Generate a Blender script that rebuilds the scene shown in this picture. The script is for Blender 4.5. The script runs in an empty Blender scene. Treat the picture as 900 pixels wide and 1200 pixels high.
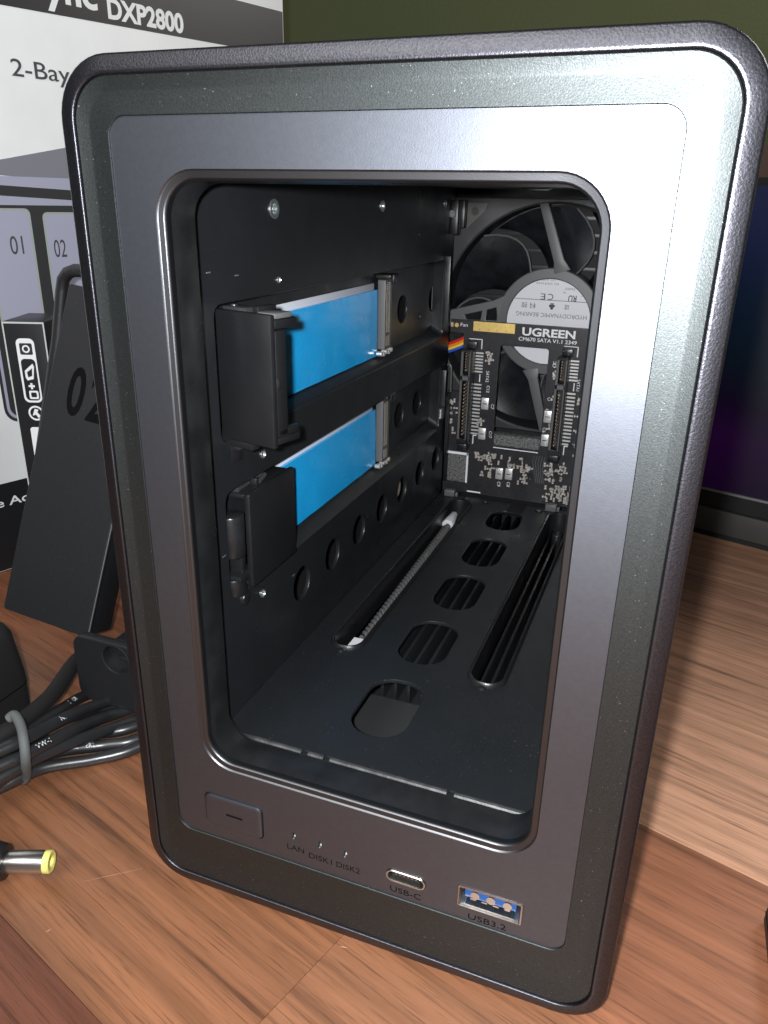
import bpy, bmesh, math, random
from mathutils import Vector, Matrix
random.seed(7)
S = 0.001                                  # everything below is written in millimetres
scene = bpy.context.scene
COL = scene.collection

# ---------------------------------------------------------------- camera
cam_d = bpy.data.cameras.new('camera'); cam = bpy.data.objects.new('camera', cam_d); COL.objects.link(cam)
cam_d.sensor_fit = 'VERTICAL'; cam_d.sensor_height = 24.0; cam_d.lens = 17.951
cam_d.clip_start = 0.005; cam_d.clip_end = 20
right = Vector((0.93263808, 0.36031705, 0.0189163)); down = Vector((0.15141078, -0.34324429, -0.92696178)); fwd = Vector((-0.32750722, 0.86738399, -0.37467858))
M = Matrix.Identity(4)
for i in range(3):
    M[i][0] = right[i]; M[i][1] = -down[i]; M[i][2] = -fwd[i]
M.translation = Vector((103.6, -115, 157)) * S
cam.matrix_world = M
scene.camera = cam

# ---------------------------------------------------------------- light
w = bpy.data.worlds.new('World'); scene.world = w; w.use_nodes = True
w.node_tree.nodes['Background'].inputs[0].default_value = (0.80, 0.92, 1.0, 1)
w.node_tree.nodes['Background'].inputs[1].default_value = 0.048
def lamp(name, kind, loc, energy, color, size, target=None):
    d = bpy.data.lights.new(name, kind); d.energy = energy; d.color = color
    if kind == 'POINT': d.shadow_soft_size = size * S
    else: d.size = size * S
    o = bpy.data.objects.new(name, d); COL.objects.link(o); o.location = Vector(loc) * S
    if target is not None:
        o.rotation_euler = (Vector(target) - Vector(loc)).to_track_quat('-Z', 'Y').to_euler()
    return o
lamp('camera_flash', 'POINT', (97, -119, 161), 2.95, (0.98, 0.985, 1.0), 2.6)
lamp('room_fill', 'AREA', (-130, -620, 720), 4.6, (1.0, 0.97, 0.93), 420, (20, 120, 30))  # unseen fill for the room's ambient light, placed to brighten the product box
lamp('right_fill', 'AREA', (520, 470, 520), 2.6, (1.0, 0.94, 0.90), 300, (140, 140, 0))  # unseen fill, added to brighten the right desk and the case edges
vs = scene.view_settings
vs.view_transform = 'Standard'; vs.look = 'None'; vs.exposure = 0.0; vs.gamma = 1.0; vs.use_curve_mapping = False
scene.render.engine = 'CYCLES'

# ---------------------------------------------------------------- materials
def nt(name):
    m = bpy.data.materials.new(name); m.use_nodes = True
    t = m.node_tree; return m, t, t.nodes['Principled BSDF'], t.nodes, t.links
def mat(name, col, rough=0.5, metal=0.0, spec=0.5, bump=0.0, bscale=3000, var=0.0, vscale=400, rvar=0.0, coat=0.0, speck=0.0, sscale=2500):
    """plain surface with fine grain: bump, patchy colour, uneven gloss, pale specks for dust and metal sparkle"""
    m, t, b, N, L = nt(name)
    tc = N.new('ShaderNodeTexCoord')
    b.inputs['Roughness'].default_value = rough; b.inputs['Metallic'].default_value = metal
    b.inputs['Specular IOR Level'].default_value = spec
    b.inputs['Coat Weight'].default_value = coat
    c = (*col, 1)
    b.inputs['Base Color'].default_value = c
    src = None
    if var > 0:
        n = N.new('ShaderNodeTexNoise'); n.inputs['Scale'].default_value = vscale; n.inputs['Detail'].default_value = 4
        L.new(tc.outputs['Object'], n.inputs['Vector'])
        r = N.new('ShaderNodeValToRGB'); r.color_ramp.elements[0].position = 0.3; r.color_ramp.elements[1].position = 0.7
        r.color_ramp.elements[0].color = (*[x * (1 - var) for x in col], 1); r.color_ramp.elements[1].color = (*[min(1, x * (1 + var)) for x in col], 1)
        L.new(n.outputs[0], r.inputs[0]); src = r.outputs[0]
    if speck > 0:
        v = N.new('ShaderNodeTexNoise'); v.inputs['Scale'].default_value = sscale; v.inputs['Detail'].default_value = 1
        L.new(tc.outputs['Object'], v.inputs['Vector'])
        r2 = N.new('ShaderNodeValToRGB'); r2.color_ramp.elements[0].position = 0.74; r2.color_ramp.elements[1].position = 0.80
        L.new(v.outputs[0], r2.inputs[0])
        mx = N.new('ShaderNodeMixRGB'); mx.inputs[2].default_value = (0.55, 0.57, 0.6, 1)
        ml = N.new('ShaderNodeMath'); ml.operation = 'MULTIPLY'; ml.inputs[1].default_value = speck
        L.new(r2.outputs[0], ml.inputs[0]); L.new(ml.outputs[0], mx.inputs[0])
        if src: L.new(src, mx.inputs[1])
        else: mx.inputs[1].default_value = c
        src = mx.outputs[0]
    if src: L.new(src, b.inputs['Base Color'])
    if rvar > 0:
        n = N.new('ShaderNodeTexNoise'); n.inputs['Scale'].default_value = 90; n.inputs['Detail'].default_value = 6
        L.new(tc.outputs['Object'], n.inputs['Vector'])
        mr = N.new('ShaderNodeMapRange'); mr.inputs[1].default_value = 0.3; mr.inputs[2].default_value = 0.7
        mr.inputs[3].default_value = max(0.02, rough - rvar); mr.inputs[4].default_value = rough + rvar
        L.new(n.outputs[0], mr.inputs[0]); L.new(mr.outputs[0], b.inputs['Roughness'])
    if bump > 0:
        n = N.new('ShaderNodeTexNoise'); n.inputs['Scale'].default_value = bscale; n.inputs['Detail'].default_value = 3
        L.new(tc.outputs['Object'], n.inputs['Vector'])
        bp = N.new('ShaderNodeBump'); bp.inputs['Strength'].default_value = bump; bp.inputs['Distance'].default_value = 0.0002
        L.new(n.outputs[0], bp.inputs['Height']); L.new(bp.outputs[0], b.inputs['Normal'])
    return m
MT = {}
MT['sleeve'] = mat('sleeve_metal', (0.088, 0.089, 0.104), 0.41, 1.0, bump=0.26, bscale=3000, var=0.2, vscale=3000)
MT['bezel'] = mat('bezel_metal', (0.070, 0.079, 0.081), 0.475, 0.97, bump=0.13, bscale=4200, var=0.2, vscale=3500, speck=0.5, sscale=2600)  # pale specks paint the sparkle of the rough metal
MT['panel'] = mat('panel_metal', (0.140, 0.152, 0.178), 0.49, 1.0, bump=0.10, bscale=5000, var=0.04, vscale=1200)
MT['rim'] = mat('rim_metal', (0.115, 0.12, 0.13), 0.40, 1.0, bump=0.06, bscale=4000)
MT['black'] = mat('black_coated_steel', (0.013, 0.0148, 0.017), 0.35, 0.0, 0.55, bump=0.18, bscale=4000, rvar=0.08, speck=0.10, sscale=1600)
MT['blackp'] = mat('black_plastic', (0.011, 0.0115, 0.013), 0.34, 0.0, 0.5, bump=0.15, bscale=3000, rvar=0.1)
MT['lip'] = mat('lip_plastic', (0.013, 0.014, 0.0155), 0.33, 0.0, 0.5, bump=0.06, bscale=900, rvar=0.12, var=0.3, vscale=150)
MT['glintlip'] = mat('black_edge_glint', (0.075, 0.078, 0.082), 0.42, 0.6, bump=0.3, bscale=900, var=0.5, vscale=250)  # paler patchy colour paints the broken highlight along the floor lip
MT['fanframe'] = mat('fan_housing_plastic', (0.030, 0.031, 0.033), 0.42, 0.0, 0.5, bump=0.12, bscale=2500)
MT['matte'] = mat('matte_black', (0.008, 0.008, 0.009), 0.7, bump=0.1)
MT['tray'] = mat('tray_black', (0.013, 0.014, 0.0165), 0.44, 0.0, 0.45, bump=0.25, bscale=5000, speck=0.10, sscale=1700)
MT['engrave'] = mat('engraved_black', (0.003, 0.003, 0.003), 0.8, 0, 0.1)
MT['edge'] = mat('worn_edge', (0.38, 0.39, 0.42), 0.35, 0.7)
MT['silver'] = mat('silver_metal', (0.62, 0.61, 0.58), 0.28, 1.0, bump=0.05)
MT['rivet'] = mat('rivet_metal', (0.50, 0.56, 0.56), 0.35, 0.9)
MT['gold'] = mat('gold_pad', (0.83, 0.60, 0.20), 0.38, 0.75, var=0.08, vscale=700)
MT['pcb'] = mat('pcb_black', (0.020, 0.020, 0.023), 0.36, 0.0, 0.5, bump=0.12, bscale=1500, var=0.25, vscale=500)
MT['silk'] = mat('silkscreen_white', (0.78, 0.80, 0.82), 0.6)
MT['tin'] = mat('tinned', (0.72, 0.72, 0.70), 0.35, 0.6)
MT['tan'] = mat('ceramic_tan', (0.46, 0.36, 0.27), 0.5, var=0.3, vscale=900)
MT['fan'] = mat('fan_frame_plastic', (0.105, 0.11, 0.115), 0.45, 0.0, 0.5, bump=0.15, bscale=2500)
MT['blade'] = mat('fan_blade_plastic', (0.014, 0.015, 0.018), 0.26, 0.0, 0.5, bump=0.12, bscale=1800, var=0.35, vscale=160)
MT['label'] = mat('label_paper', (0.70, 0.71, 0.75), 0.5)
MT['ink'] = mat('ink', (0.05, 0.05, 0.06), 0.6)
MT['greyink'] = mat('grey_ink', (0.16, 0.16, 0.17), 0.6)
MT['panelink'] = mat('panel_ink', (0.006, 0.006, 0.006), 0.9, 0, 0.1)
MT['blue'] = mat('blue_film', (0.012, 0.41, 0.88), 0.24, 0.0, 0.5, bump=0.25, bscale=70, coat=0.3, rvar=0.10, var=0.07, vscale=45, speck=0.35, sscale=700)
MT['liner'] = mat('white_liner', (0.62, 0.65, 0.72), 0.4)
MT['socket'] = mat('socket_plastic', (0.10, 0.10, 0.10), 0.45)
MT['beige'] = mat('socket_contacts', (0.52, 0.48, 0.40), 0.4, 0.4)
MT['usbblue'] = mat('usb_blue', (0.010, 0.075, 0.26), 0.35)
MT['foam'] = mat('foam', (0.13, 0.13, 0.13), 0.9, bump=1.0, bscale=1200, var=0.9, vscale=1500)
MT['cable'] = mat('cable_pvc', (0.020, 0.021, 0.023), 0.34, 0.0, 1.0, bump=0.06, bscale=700)
MT['tie'] = mat('tie_rubber', (0.10, 0.11, 0.11), 0.7, bump=0.4, bscale=1500)
MT['yellow'] = mat('yellow_plastic', (0.74, 0.70, 0.20), 0.4)
MT['box'] = mat('printed_card', (0.80, 0.84, 0.85), 0.42, 0.0, 0.4, bump=0.05, bscale=900, var=0.03, vscale=60)
MT['boxblack'] = mat('printed_black', (0.012, 0.013, 0.015), 0.38, 0.0, 0.5, bump=0.05, bscale=900)
MT['p_lav'] = mat('print_lavender_grey', (0.36, 0.38, 0.49), 0.42)
MT['p_grey'] = mat('print_grey', (0.20, 0.21, 0.25), 0.42)
MT['p_dark'] = mat('print_dark', (0.030, 0.032, 0.034), 0.42)
MT['p_line'] = mat('print_line', (0.34, 0.38, 0.36), 0.42)
MT['card_edge'] = mat('card_edge', (0.50, 0.55, 0.53), 0.7)
MT['steel_grey'] = mat('monitor_grey', (0.085, 0.085, 0.08), 0.45, 0.3, bump=0.1, bscale=3000)
MT['trim'] = mat('monitor_trim', (0.35, 0.34, 0.36), 0.35, 0.5)
for k, c in dict(red=(0.55, 0.03, 0.02), orange=(0.8, 0.22, 0.02), yellowwire=(0.8, 0.6, 0.06), bluewire=(0.03, 0.10, 0.55)).items(): MT[k] = mat(k + '_insulation', c, 0.4)
MT['scratch'] = mat('pale_scratch', (0.55, 0.36, 0.26), 0.6)
MT['gloss'] = mat('glossy_wire', (0.10, 0.10, 0.10), 0.22, 0.0, 1.0)
MT['brown'] = mat('brown_board', (0.13, 0.075, 0.055), 0.55, var=0.2, vscale=60)

def wood_material():
    m, t, b, N, L = nt('walnut_laminate')
    tc = N.new('ShaderNodeTexCoord'); oi = N.new('ShaderNodeObjectInfo')
    off = N.new('ShaderNodeVectorMath'); off.operation = 'SCALE'; off.inputs[0].default_value = (3.1, 1.7, 2.3)
    L.new(oi.outputs['Random'], off.inputs['Scale'])
    ad = N.new('ShaderNodeVectorMath'); ad.operation = 'ADD'; L.new(tc.outputs['Object'], ad.inputs[0]); L.new(off.outputs[0], ad.inputs[1])
    def stretched(sx, sy, scale, detail, dist=0.0):
        mp = N.new('ShaderNodeMapping'); mp.inputs['Scale'].default_value = (sx, sy, 1); L.new(ad.outputs[0], mp.inputs['Vector'])
        n = N.new('ShaderNodeTexNoise'); n.inputs['Scale'].default_value = scale; n.inputs['Detail'].default_value = detail; n.inputs['Distortion'].default_value = dist
        n.inputs['Roughness'].default_value = 0.6
        L.new(mp.outputs[0], n.inputs['Vector']); return n.outputs[0]
    def ramp(x, stops):
        r = N.new('ShaderNodeValToRGB'); e = r.color_ramp.elements
        e[0].position, e[0].color = stops[0][0], (*[stops[0][1]] * 3, 1); e[1].position, e[1].color = stops[-1][0], (*[stops[-1][1]] * 3, 1)
        for p, v in stops[1:-1]:
            q = e.new(p); q.color = (v, v, v, 1)
        L.new(x, r.inputs[0]); return r.outputs[0]
    def mul(a, bb, f=1.0):
        x = N.new('ShaderNodeMixRGB'); x.blend_type = 'MULTIPLY'; x.inputs[0].default_value = f
        L.new(a, x.inputs[1]); L.new(bb, x.inputs[2]); return x.outputs[0]
    # cathedral rings: distorted bands
    mp = N.new('ShaderNodeMapping'); mp.inputs['Scale'].default_value = (5, 60, 1); L.new(ad.outputs[0], mp.inputs['Vector'])
    wv = N.new('ShaderNodeTexWave'); wv.wave_type = 'BANDS'; wv.bands_direction = 'Y'; wv.inputs['Scale'].default_value = 0.55; wv.inputs['Distortion'].default_value = 9
    wv.inputs['Detail'].default_value = 2.5; wv.inputs['Detail Scale'].default_value = 0.7
    L.new(mp.outputs[0], wv.inputs['Vector'])
    rings = ramp(wv.outputs[1], [(0.0, 0.62), (0.25, 0.86), (0.6, 1.0), (1.0, 1.08)])
    broad = ramp(stretched(7, 75, 1.0, 6, 0.8), [(0.28, 0.72), (0.46, 0.95), (0.75, 1.14)])
    fine = ramp(stretched(14, 560, 1.0, 9), [(0.30, 0.38), (0.45, 0.88), (0.62, 1.06), (0.8, 1.15)])
    pores = ramp(stretched(70, 2300, 1.0, 6), [(0.32, 0.48), (0.47, 1.0), (1.0, 1.0)])
    c = mul(oi.outputs['Color'], broad, 0.9); c = mul(c, rings, 0.5); c = mul(c, fine, 0.85); c = mul(c, pores, 0.85)
    # light scratches with a shape of their own
    L.new(c, b.inputs['Base Color'])
    b.inputs['Roughness'].default_value = 0.36; b.inputs['Specular IOR Level'].default_value = 0.5
    rr = stretched(40, 200, 1.0, 4)
    mr = N.new('ShaderNodeMapRange'); mr.inputs[3].default_value = 0.26; mr.inputs[4].default_value = 0.5; L.new(rr, mr.inputs[0]); L.new(mr.outputs[0], b.inputs['Roughness'])
    bp = N.new('ShaderNodeBump'); bp.inputs['Strength'].default_value = 0.25; bp.inputs['Distance'].default_value = 0.00012
    L.new(pores, bp.inputs['Height']); L.new(bp.outputs[0], b.inputs['Normal'])
    return m
MT['wood'] = wood_material()

def wall_material():
    m, t, b, N, L = nt('painted_wall')
    tc = N.new('ShaderNodeTexCoord'); n = N.new('ShaderNodeTexNoise'); n.inputs['Scale'].default_value = 3.0; L.new(tc.outputs['Object'], n.inputs['Vector'])
    r = N.new('ShaderNodeValToRGB'); r.color_ramp.elements[0].color = (0.135, 0.130, 0.035, 1); r.color_ramp.elements[1].color = (0.075, 0.105, 0.055, 1)
    L.new(n.outputs[0], r.inputs[0]); L.new(r.outputs[0], b.inputs['Base Color']); b.inputs['Roughness'].default_value = 0.8
    n2 = N.new('ShaderNodeTexNoise'); n2.inputs['Scale'].default_value = 300; L.new(tc.outputs['Object'], n2.inputs['Vector'])
    bp = N.new('ShaderNodeBump'); bp.inputs['Strength'].default_value = 0.2; bp.inputs['Distance'].default_value = 0.001; L.new(n2.outputs[0], bp.inputs['Height']); L.new(bp.outputs[0], b.inputs['Normal'])
    return m
MT['wall'] = wall_material()

def screen_material():
    m, t, b, N, L = nt('lit_screen')
    tc = N.new('ShaderNodeTexCoord'); sp = N.new('ShaderNodeSeparateXYZ'); L.new(tc.outputs['Generated'], sp.inputs[0])
    n = N.new('ShaderNodeTexNoise'); n.inputs['Scale'].default_value = 2.2; n.inputs['Detail'].default_value = 1; L.new(tc.outputs['Generated'], n.inputs['Vector'])
    mm = N.new('ShaderNodeMath'); mm.operation = 'MULTIPLY_ADD'; mm.inputs[1].default_value = 0.30; L.new(n.outputs[0], mm.inputs[0]); L.new(sp.outputs[2], mm.inputs[2])
    r = N.new('ShaderNodeValToRGB'); e = r.color_ramp.elements
    e[0].position = 0.12; e[0].color = (0.010, 0.0, 0.022, 1); e[1].position = 1.0; e[1].color = (0.006, 0.016, 0.085, 1)
    for p, cc in ((0.34, (0.024, 0.001, 0.044)), (0.48, (0.008, 0.002, 0.022)), (0.62, (0.002, 0.010, 0.022)), (0.8, (0.003, 0.016, 0.045))):
        q = e.new(p); q.color = (*cc, 1)
    L.new(mm.outputs[0], r.inputs[0]); L.new(r.outputs[0], b.inputs['Emission Color']); b.inputs['Emission Strength'].default_value = 0.38
    b.inputs['Base Color'].default_value = (0.004, 0.004, 0.006, 1); b.inputs['Roughness'].default_value = 0.4
    return m
MT['screen'] = screen_material()

# ---------------------------------------------------------------- mesh helpers (mm)
class MB:
    def __init__(s): s.v = []; s.f = []
    def add(s, v, f, fn=None):
        k = len(s.v); s.v += [tuple(fn(*p)) if fn else tuple(p) for p in v]; s.f += [tuple(i + k for i in q) for q in f]; return s
    def box(s, x0, x1, y0, y1, z0, z1, fn=None):
        v = [(x, y, z) for x in (x0, x1) for y in (y0, y1) for z in (z0, z1)]
        return s.add(v, [(0, 1, 3, 2), (4, 6, 7, 5), (0, 4, 5, 1), (2, 3, 7, 6), (0, 2, 6, 4), (1, 5, 7, 3)], fn)
    def cyl(s, p, axis, r, h, n=24, r2=None, fn=None):
        a = Vector(axis).normalized(); u = a.orthogonal().normalized(); ww = a.cross(u); p = Vector(p); r2 = r if r2 is None else r2
        v = []
        for k, (hh, rr) in enumerate(((0, r), (h, r2))):
            for i in range(n):
                t = 2 * math.pi * i / n; v.append(p + a * hh + (u * math.cos(t) + ww * math.sin(t)) * rr)
        f = [(i, (i + 1) % n, n + (i + 1) % n, n + i) for i in range(n)] + [tuple(range(n - 1, -1, -1)), tuple(range(n, 2 * n))]
        return s.add(v, f, fn)
    def tube(s, path, r, n=12, closed=False):
        P = [Vector(p) for p in path]; m = len(P); v = []; up = None
        for i in range(m):
            if closed: t = (P[(i + 1) % m] - P[i - 1]).normalized()
            else: t = (P[min(i + 1, m - 1)] - P[max(i - 1, 0)]).normalized()
            if up is None:
                up = (Vector((0, 0, 1)) - t * t.z)
                up = up.normalized() if up.length > 1e-3 else t.orthogonal().normalized()
            else: up = (up - t * up.dot(t)).normalized()
            sd = t.cross(up)
            rr = r[i] if isinstance(r, (list, tuple)) else r
            for k in range(n):
                a = 2 * math.pi * k / n; v.append(P[i] + (up * math.cos(a) + sd * math.sin(a)) * rr)
        f = []
        for i in range(m if closed else m - 1):
            j = (i + 1) % m
            for k in range(n): f.append((i * n + k, i * n + (k + 1) % n, j * n + (k + 1) % n, j * n + k))
        if not closed: f += [tuple(range(n - 1, -1, -1)), tuple(range((m - 1) * n, m * n))]
        return s.add(v, f)
    def loft(s, rings, cap0=False, cap1=False):
        n = len(rings[0]); v = [p for r in rings for p in r]; f = []
        for i in range(len(rings) - 1):
            for k in range(n): f.append((i * n + k, i * n + (k + 1) % n, (i + 1) * n + (k + 1) % n, (i + 1) * n + k))
        if cap0: f.append(tuple(range(n - 1, -1, -1)))
        if cap1: f.append(tuple(range((len(rings) - 1) * n, len(rings) * n)))
        return s.add(v, f)

def rrect(x0, x1, z0, z1, r, n=6):
    r = max(0.01, min(r, (x1 - x0) / 2 - 0.001, (z1 - z0) / 2 - 0.001)); P = []
    for cx, cz, a0 in ((x1 - r, z1 - r, 0), (x0 + r, z1 - r, 90), (x0 + r, z0 + r, 180), (x1 - r, z0 + r, 270)):
        for i in range(n + 1):
            a = math.radians(a0 + 90 * i / n); P.append((cx + r * math.cos(a), cz + r * math.sin(a)))
    return P
def circ(cx, cz, r, n=24): return [(cx + r * math.cos(2 * math.pi * i / n), cz + r * math.sin(2 * math.pi * i / n)) for i in range(n)]
def plate(outer, holes=(), t=1.0, bev=0.0):
    """a flat plate with holes in its own (a, b) plane, thickness along c, centred"""
    cu = bpy.data.curves.new('tmp', 'CURVE'); cu.dimensions = '2D'; cu.fill_mode = 'BOTH'; cu.extrude = max(0.0, t / 2 - bev); cu.bevel_depth = bev; cu.bevel_resolution = 1
    if bev: cu.offset = -bev
    for lp in (outer, *holes):
        sp = cu.splines.new('POLY'); sp.points.add(len(lp) - 1); sp.use_cyclic_u = True
        for p, q in zip(sp.points, lp): p.co = (q[0], q[1], 0, 1)
    return curve_geo(cu)
def curve_geo(cu):
    ob = bpy.data.objects.new('tmp', cu); me = ob.to_mesh()
    v = [tuple(x.co) for x in me.vertices]; f = [tuple(p.vertices) for p in me.polygons]
    ob.to_mesh_clear(); bpy.data.objects.remove(ob); bpy.data.curves.remove(cu)
    return v, f
def text_geo(body, width=None, height=None, thick=0.06, bold=0.0, align='L'):
    cu = bpy.data.curves.new('tmp', 'FONT'); cu.body = body; cu.size = 1.0; cu.extrude = 0.005; cu.offset = bold; cu.resolution_u = 4
    v, f = curve_geo(cu)
    x0 = min(p[0] for p in v); x1 = max(p[0] for p in v); y1 = max(p[1] for p in v)
    caps = 0.73
    sy = (height / caps) if height else None; sx = (width / (x1 - x0)) if width else None
    sx = sx or sy; sy = sy or sx
    o = 0 if align == 'L' else (x1 - x0) / 2
    return [((p[0] - x0 - o) * sx, p[1] * sy, p[2] / 0.005 * thick / 2) for p in v], f

ORG = [Vector((0, 0, 0))]
def obj(name, mb, m, parent=None, bevel=0.0, seg=2, smooth=True, ang=35, stuff=False, weld=False, flip=True):
    me = bpy.data.meshes.new(name); o3 = ORG[0]
    me.from_pydata([((p[0] - o3.x) * S, (p[1] - o3.y) * S, (p[2] - o3.z) * S) for p in mb.v], [], mb.f)
    bm = bmesh.new(); bm.from_mesh(me)
    if weld: bmesh.ops.remove_doubles(bm, verts=bm.verts, dist=1e-7)
    bmesh.ops.recalc_face_normals(bm, faces=bm.faces)
    if bevel > 0:
        ed = [e for e in bm.edges if len(e.link_faces) == 2 and e.calc_face_angle(0) > math.radians(30)]
        bmesh.ops.bevel(bm, geom=ed, offset=bevel * S, segments=seg, affect='EDGES', profile=0.5, clamp_overlap=True)
    bm.to_mesh(me); bm.free()
    if smooth:
        for p in me.polygons: p.use_smooth = True
        me.set_sharp_from_angle(angle=math.radians(ang))
    me.materials.append(MT[m] if isinstance(m, str) else m)
    o = bpy.data.objects.new(name, me); COL.objects.link(o)
    if parent is not None: o.parent = parent
    else: o.location = o3 * S
    if stuff: o['kind'] = 'stuff'
    return o
def thing(name, label, cat, base, group=None):
    ORG[0] = Vector(base)
    o = bpy.data.objects.new(name, None); COL.objects.link(o); o.location = Vector(base) * S; o.empty_display_size = 0.01
    o['label'] = label; o['category'] = cat
    if group: o['group'] = group
    return o
def frame_fn(o, ux, uy, uz):
    o, ux, uy, uz = Vector(o), Vector(ux), Vector(uy), Vector(uz)
    return lambda a, b, c=0: o + ux * a + uy * b + uz * c
def text(name, body, o, ux, uy, m, parent, width=None, height=None, bold=0.0, thick=0.06, align='L'):
    ux = Vector(ux).normalized(); uy = Vector(uy).normalized(); nz = ux.cross(uy)
    v, f = text_geo(body, width, height, thick, bold, align)
    return obj(name, MB().add(v, f, frame_fn(Vector(o) + nz * thick / 2, ux, uy, nz)), m, parent, smooth=False)
XZ = lambda y0: (lambda a, b, c=0: (a, y0 + c, b))       # plate standing in the front plane
YZ = lambda x0: (lambda a, b, c=0: (x0 + c, a, b))       # plate standing in the side plane
XY = lambda z0: (lambda a, b, c=0: (a, b, z0 + c))       # plate lying flat

# ================================================================ SETTING
ORG[0] = Vector((0, 0, 0))
ang = math.radians(-17); du = Vector((math.cos(ang), math.sin(ang), 0)); dv = Vector((-math.sin(ang), math.cos(ang), 0))
mb = MB(); mb.box(-700, 900, -500, 560, -22, -3.2)
desk = obj('desk_top', mb, 'matte', None); desk['kind'] = 'structure'
rnd = random.Random(3)
WOODS = [(0.32, 0.135, 0.065), (0.29, 0.12, 0.057), (0.35, 0.16, 0.08), (0.26, 0.10, 0.048), (0.33, 0.15, 0.078)]
rows = {-1: (-92, -30.15), 0: (-30, 31.85), 1: (32, 93.85), 2: (94, 155.85), 3: (156, 217.85), 4: (218, 279.85), 5: (280, 341.85), 6: (342, 403.85), 7: (404, 465.85), -2: (-154, -92.15), -3: (-216, -154.15)}
for k, (v0, v1) in rows.items():
    cuts = {0: [-500, -240, 49, 330, 640, 900], -1: [-500, -330, -60, 190, 480, 900], 1: [-500, -200, -10, 210, 520, 900], 2: [-600, -160, 60, 300, 620, 900], 3: [-600, -210, 20, 260, 560, 900]}.get(k)
    if cuts is None:
        cuts = [-700]
        while cuts[-1] < 900: cuts.append(cuts[-1] + rnd.uniform(220, 380))
    for a, b in zip(cuts[:-1], cuts[1:]):
        mb = MB(); mb.box(-(b - a) / 2 + 0.06, (b - a) / 2 - 0.06, -(v1 - v0) / 2, (v1 - v0) / 2, -3, 0)
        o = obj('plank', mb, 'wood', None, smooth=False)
        c = du * ((a + b) / 2) + dv * ((v0 + v1) / 2)
        o.parent = desk; o.location = c * S; o.rotation_euler = (0, 0, ang)
        col = rnd.choice(WOODS)
        if k >= 2 and b > 40: col = ((0.56, 0.305, 0.19), (0.55, 0.30, 0.185), (0.52, 0.28, 0.17), (0.50, 0.265, 0.16), (0.38, 0.18, 0.10), (0.38, 0.18, 0.10))[k - 2]  # lighter planks, with the glare on the right desk painted in as well
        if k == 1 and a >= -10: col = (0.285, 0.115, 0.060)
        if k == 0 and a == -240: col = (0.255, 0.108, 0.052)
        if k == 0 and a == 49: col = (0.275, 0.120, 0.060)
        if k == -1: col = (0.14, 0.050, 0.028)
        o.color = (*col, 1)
ORG[0] = Vector((0, 0, 0))
for (xa, ya, xb, yb, wd) in ((-14, -9.0, -3, -0.2, 0.07), (-12, -23.5, -11.4, -22.2, 0.16), (52, -1.5, 54, -1.1, 0.18)):
    a_ = Vector((xa, ya, 0)); b_ = Vector((xb, yb, 0)); d_ = (b_ - a_).normalized(); n_ = Vector((-d_.y, d_.x, 0)) * wd / 2; m_ = (a_ + b_) / 2
    o = obj('scratch', MB().add([a_, m_ - n_, b_, m_ + n_, a_ + Vector((0, 0, 0.02)), m_ - n_ + Vector((0, 0, 0.02)), b_ + Vector((0, 0, 0.02)), m_ + n_ + Vector((0, 0, 0.02))], [(3, 2, 1, 0), (4, 5, 6, 7), (0, 1, 5, 4), (1, 2, 6, 5), (2, 3, 7, 6), (3, 0, 4, 7)]), 'scratch', None, smooth=False); o.parent = desk
mb = MB(); mb.box(-900, 1100, 600, 640, -300, 1500)
o = obj('wall', mb, 'wall', None); o['kind'] = 'structure'

# ================================================================ STORAGE ENCLOSURE
nas = thing('storage_enclosure', 'dark grey metal two-bay storage enclosure with its empty drive opening facing front', 'computer', (55, 113, 0))
X0, X1, Z0, Z1, RO = 0.0, 109.7, 1.1, 178.5, 10.0
def ring(ins, y, r=None): return [(p[0], y, p[1]) for p in rrect(X0 + ins, X1 - ins, Z0 + ins, Z1 - ins, RO - ins if r is None else r, 10)]
obj('sleeve', MB().loft([ring(1.4, 227), ring(0, 226), ring(0, 1.6), ring(0.05, 0.95), ring(0.2, 0.6), ring(0.5, 0.40), ring(2.5, 0.07), ring(2.9, 0.0), ring(3.05, 0.12), ring(3.1, 0.35), ring(3.1, 1.6, 6.9), ring(2.0, 6, 8), ring(2.0, 226.0, 8)]), 'sleeve', nas, ang=60)
for x in (14, 96):
    for y in (22, 205): obj('foot', MB().cyl((x, y, 0), (0, 0, 1), 6, 1.4, 24), 'matte', nas)
def bring(u, y, r):                     # between the sleeve groove (u = 0) and the panel edge (u = 1), deeper at the foot
    e0, e1 = 3.12, 9.5; i = e0 + (e1 - e0) * u
    return [(p[0], y, p[1]) for p in rrect(X0 + i, X1 - i, Z0 + e0 + (17.0 - e0) * u, Z1 - e0 - (9.1 - e0) * u, r, 10)]
obj('bezel', MB().loft([bring(0, 1.3, 7.1), bring(0.006, 0.62, 7.05), bring(0.04, 0.45, 6.9), bring(0.34, 0.95, 5.6), bring(0.42, 1.0, 5.3), bring(0.955, 0.62, 3.6), bring(0.988, 0.62, 3.4), bring(1, 0.75, 3.35), bring(1, 2.2, 3.3)]), 'bezel', nas, ang=25)
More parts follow.
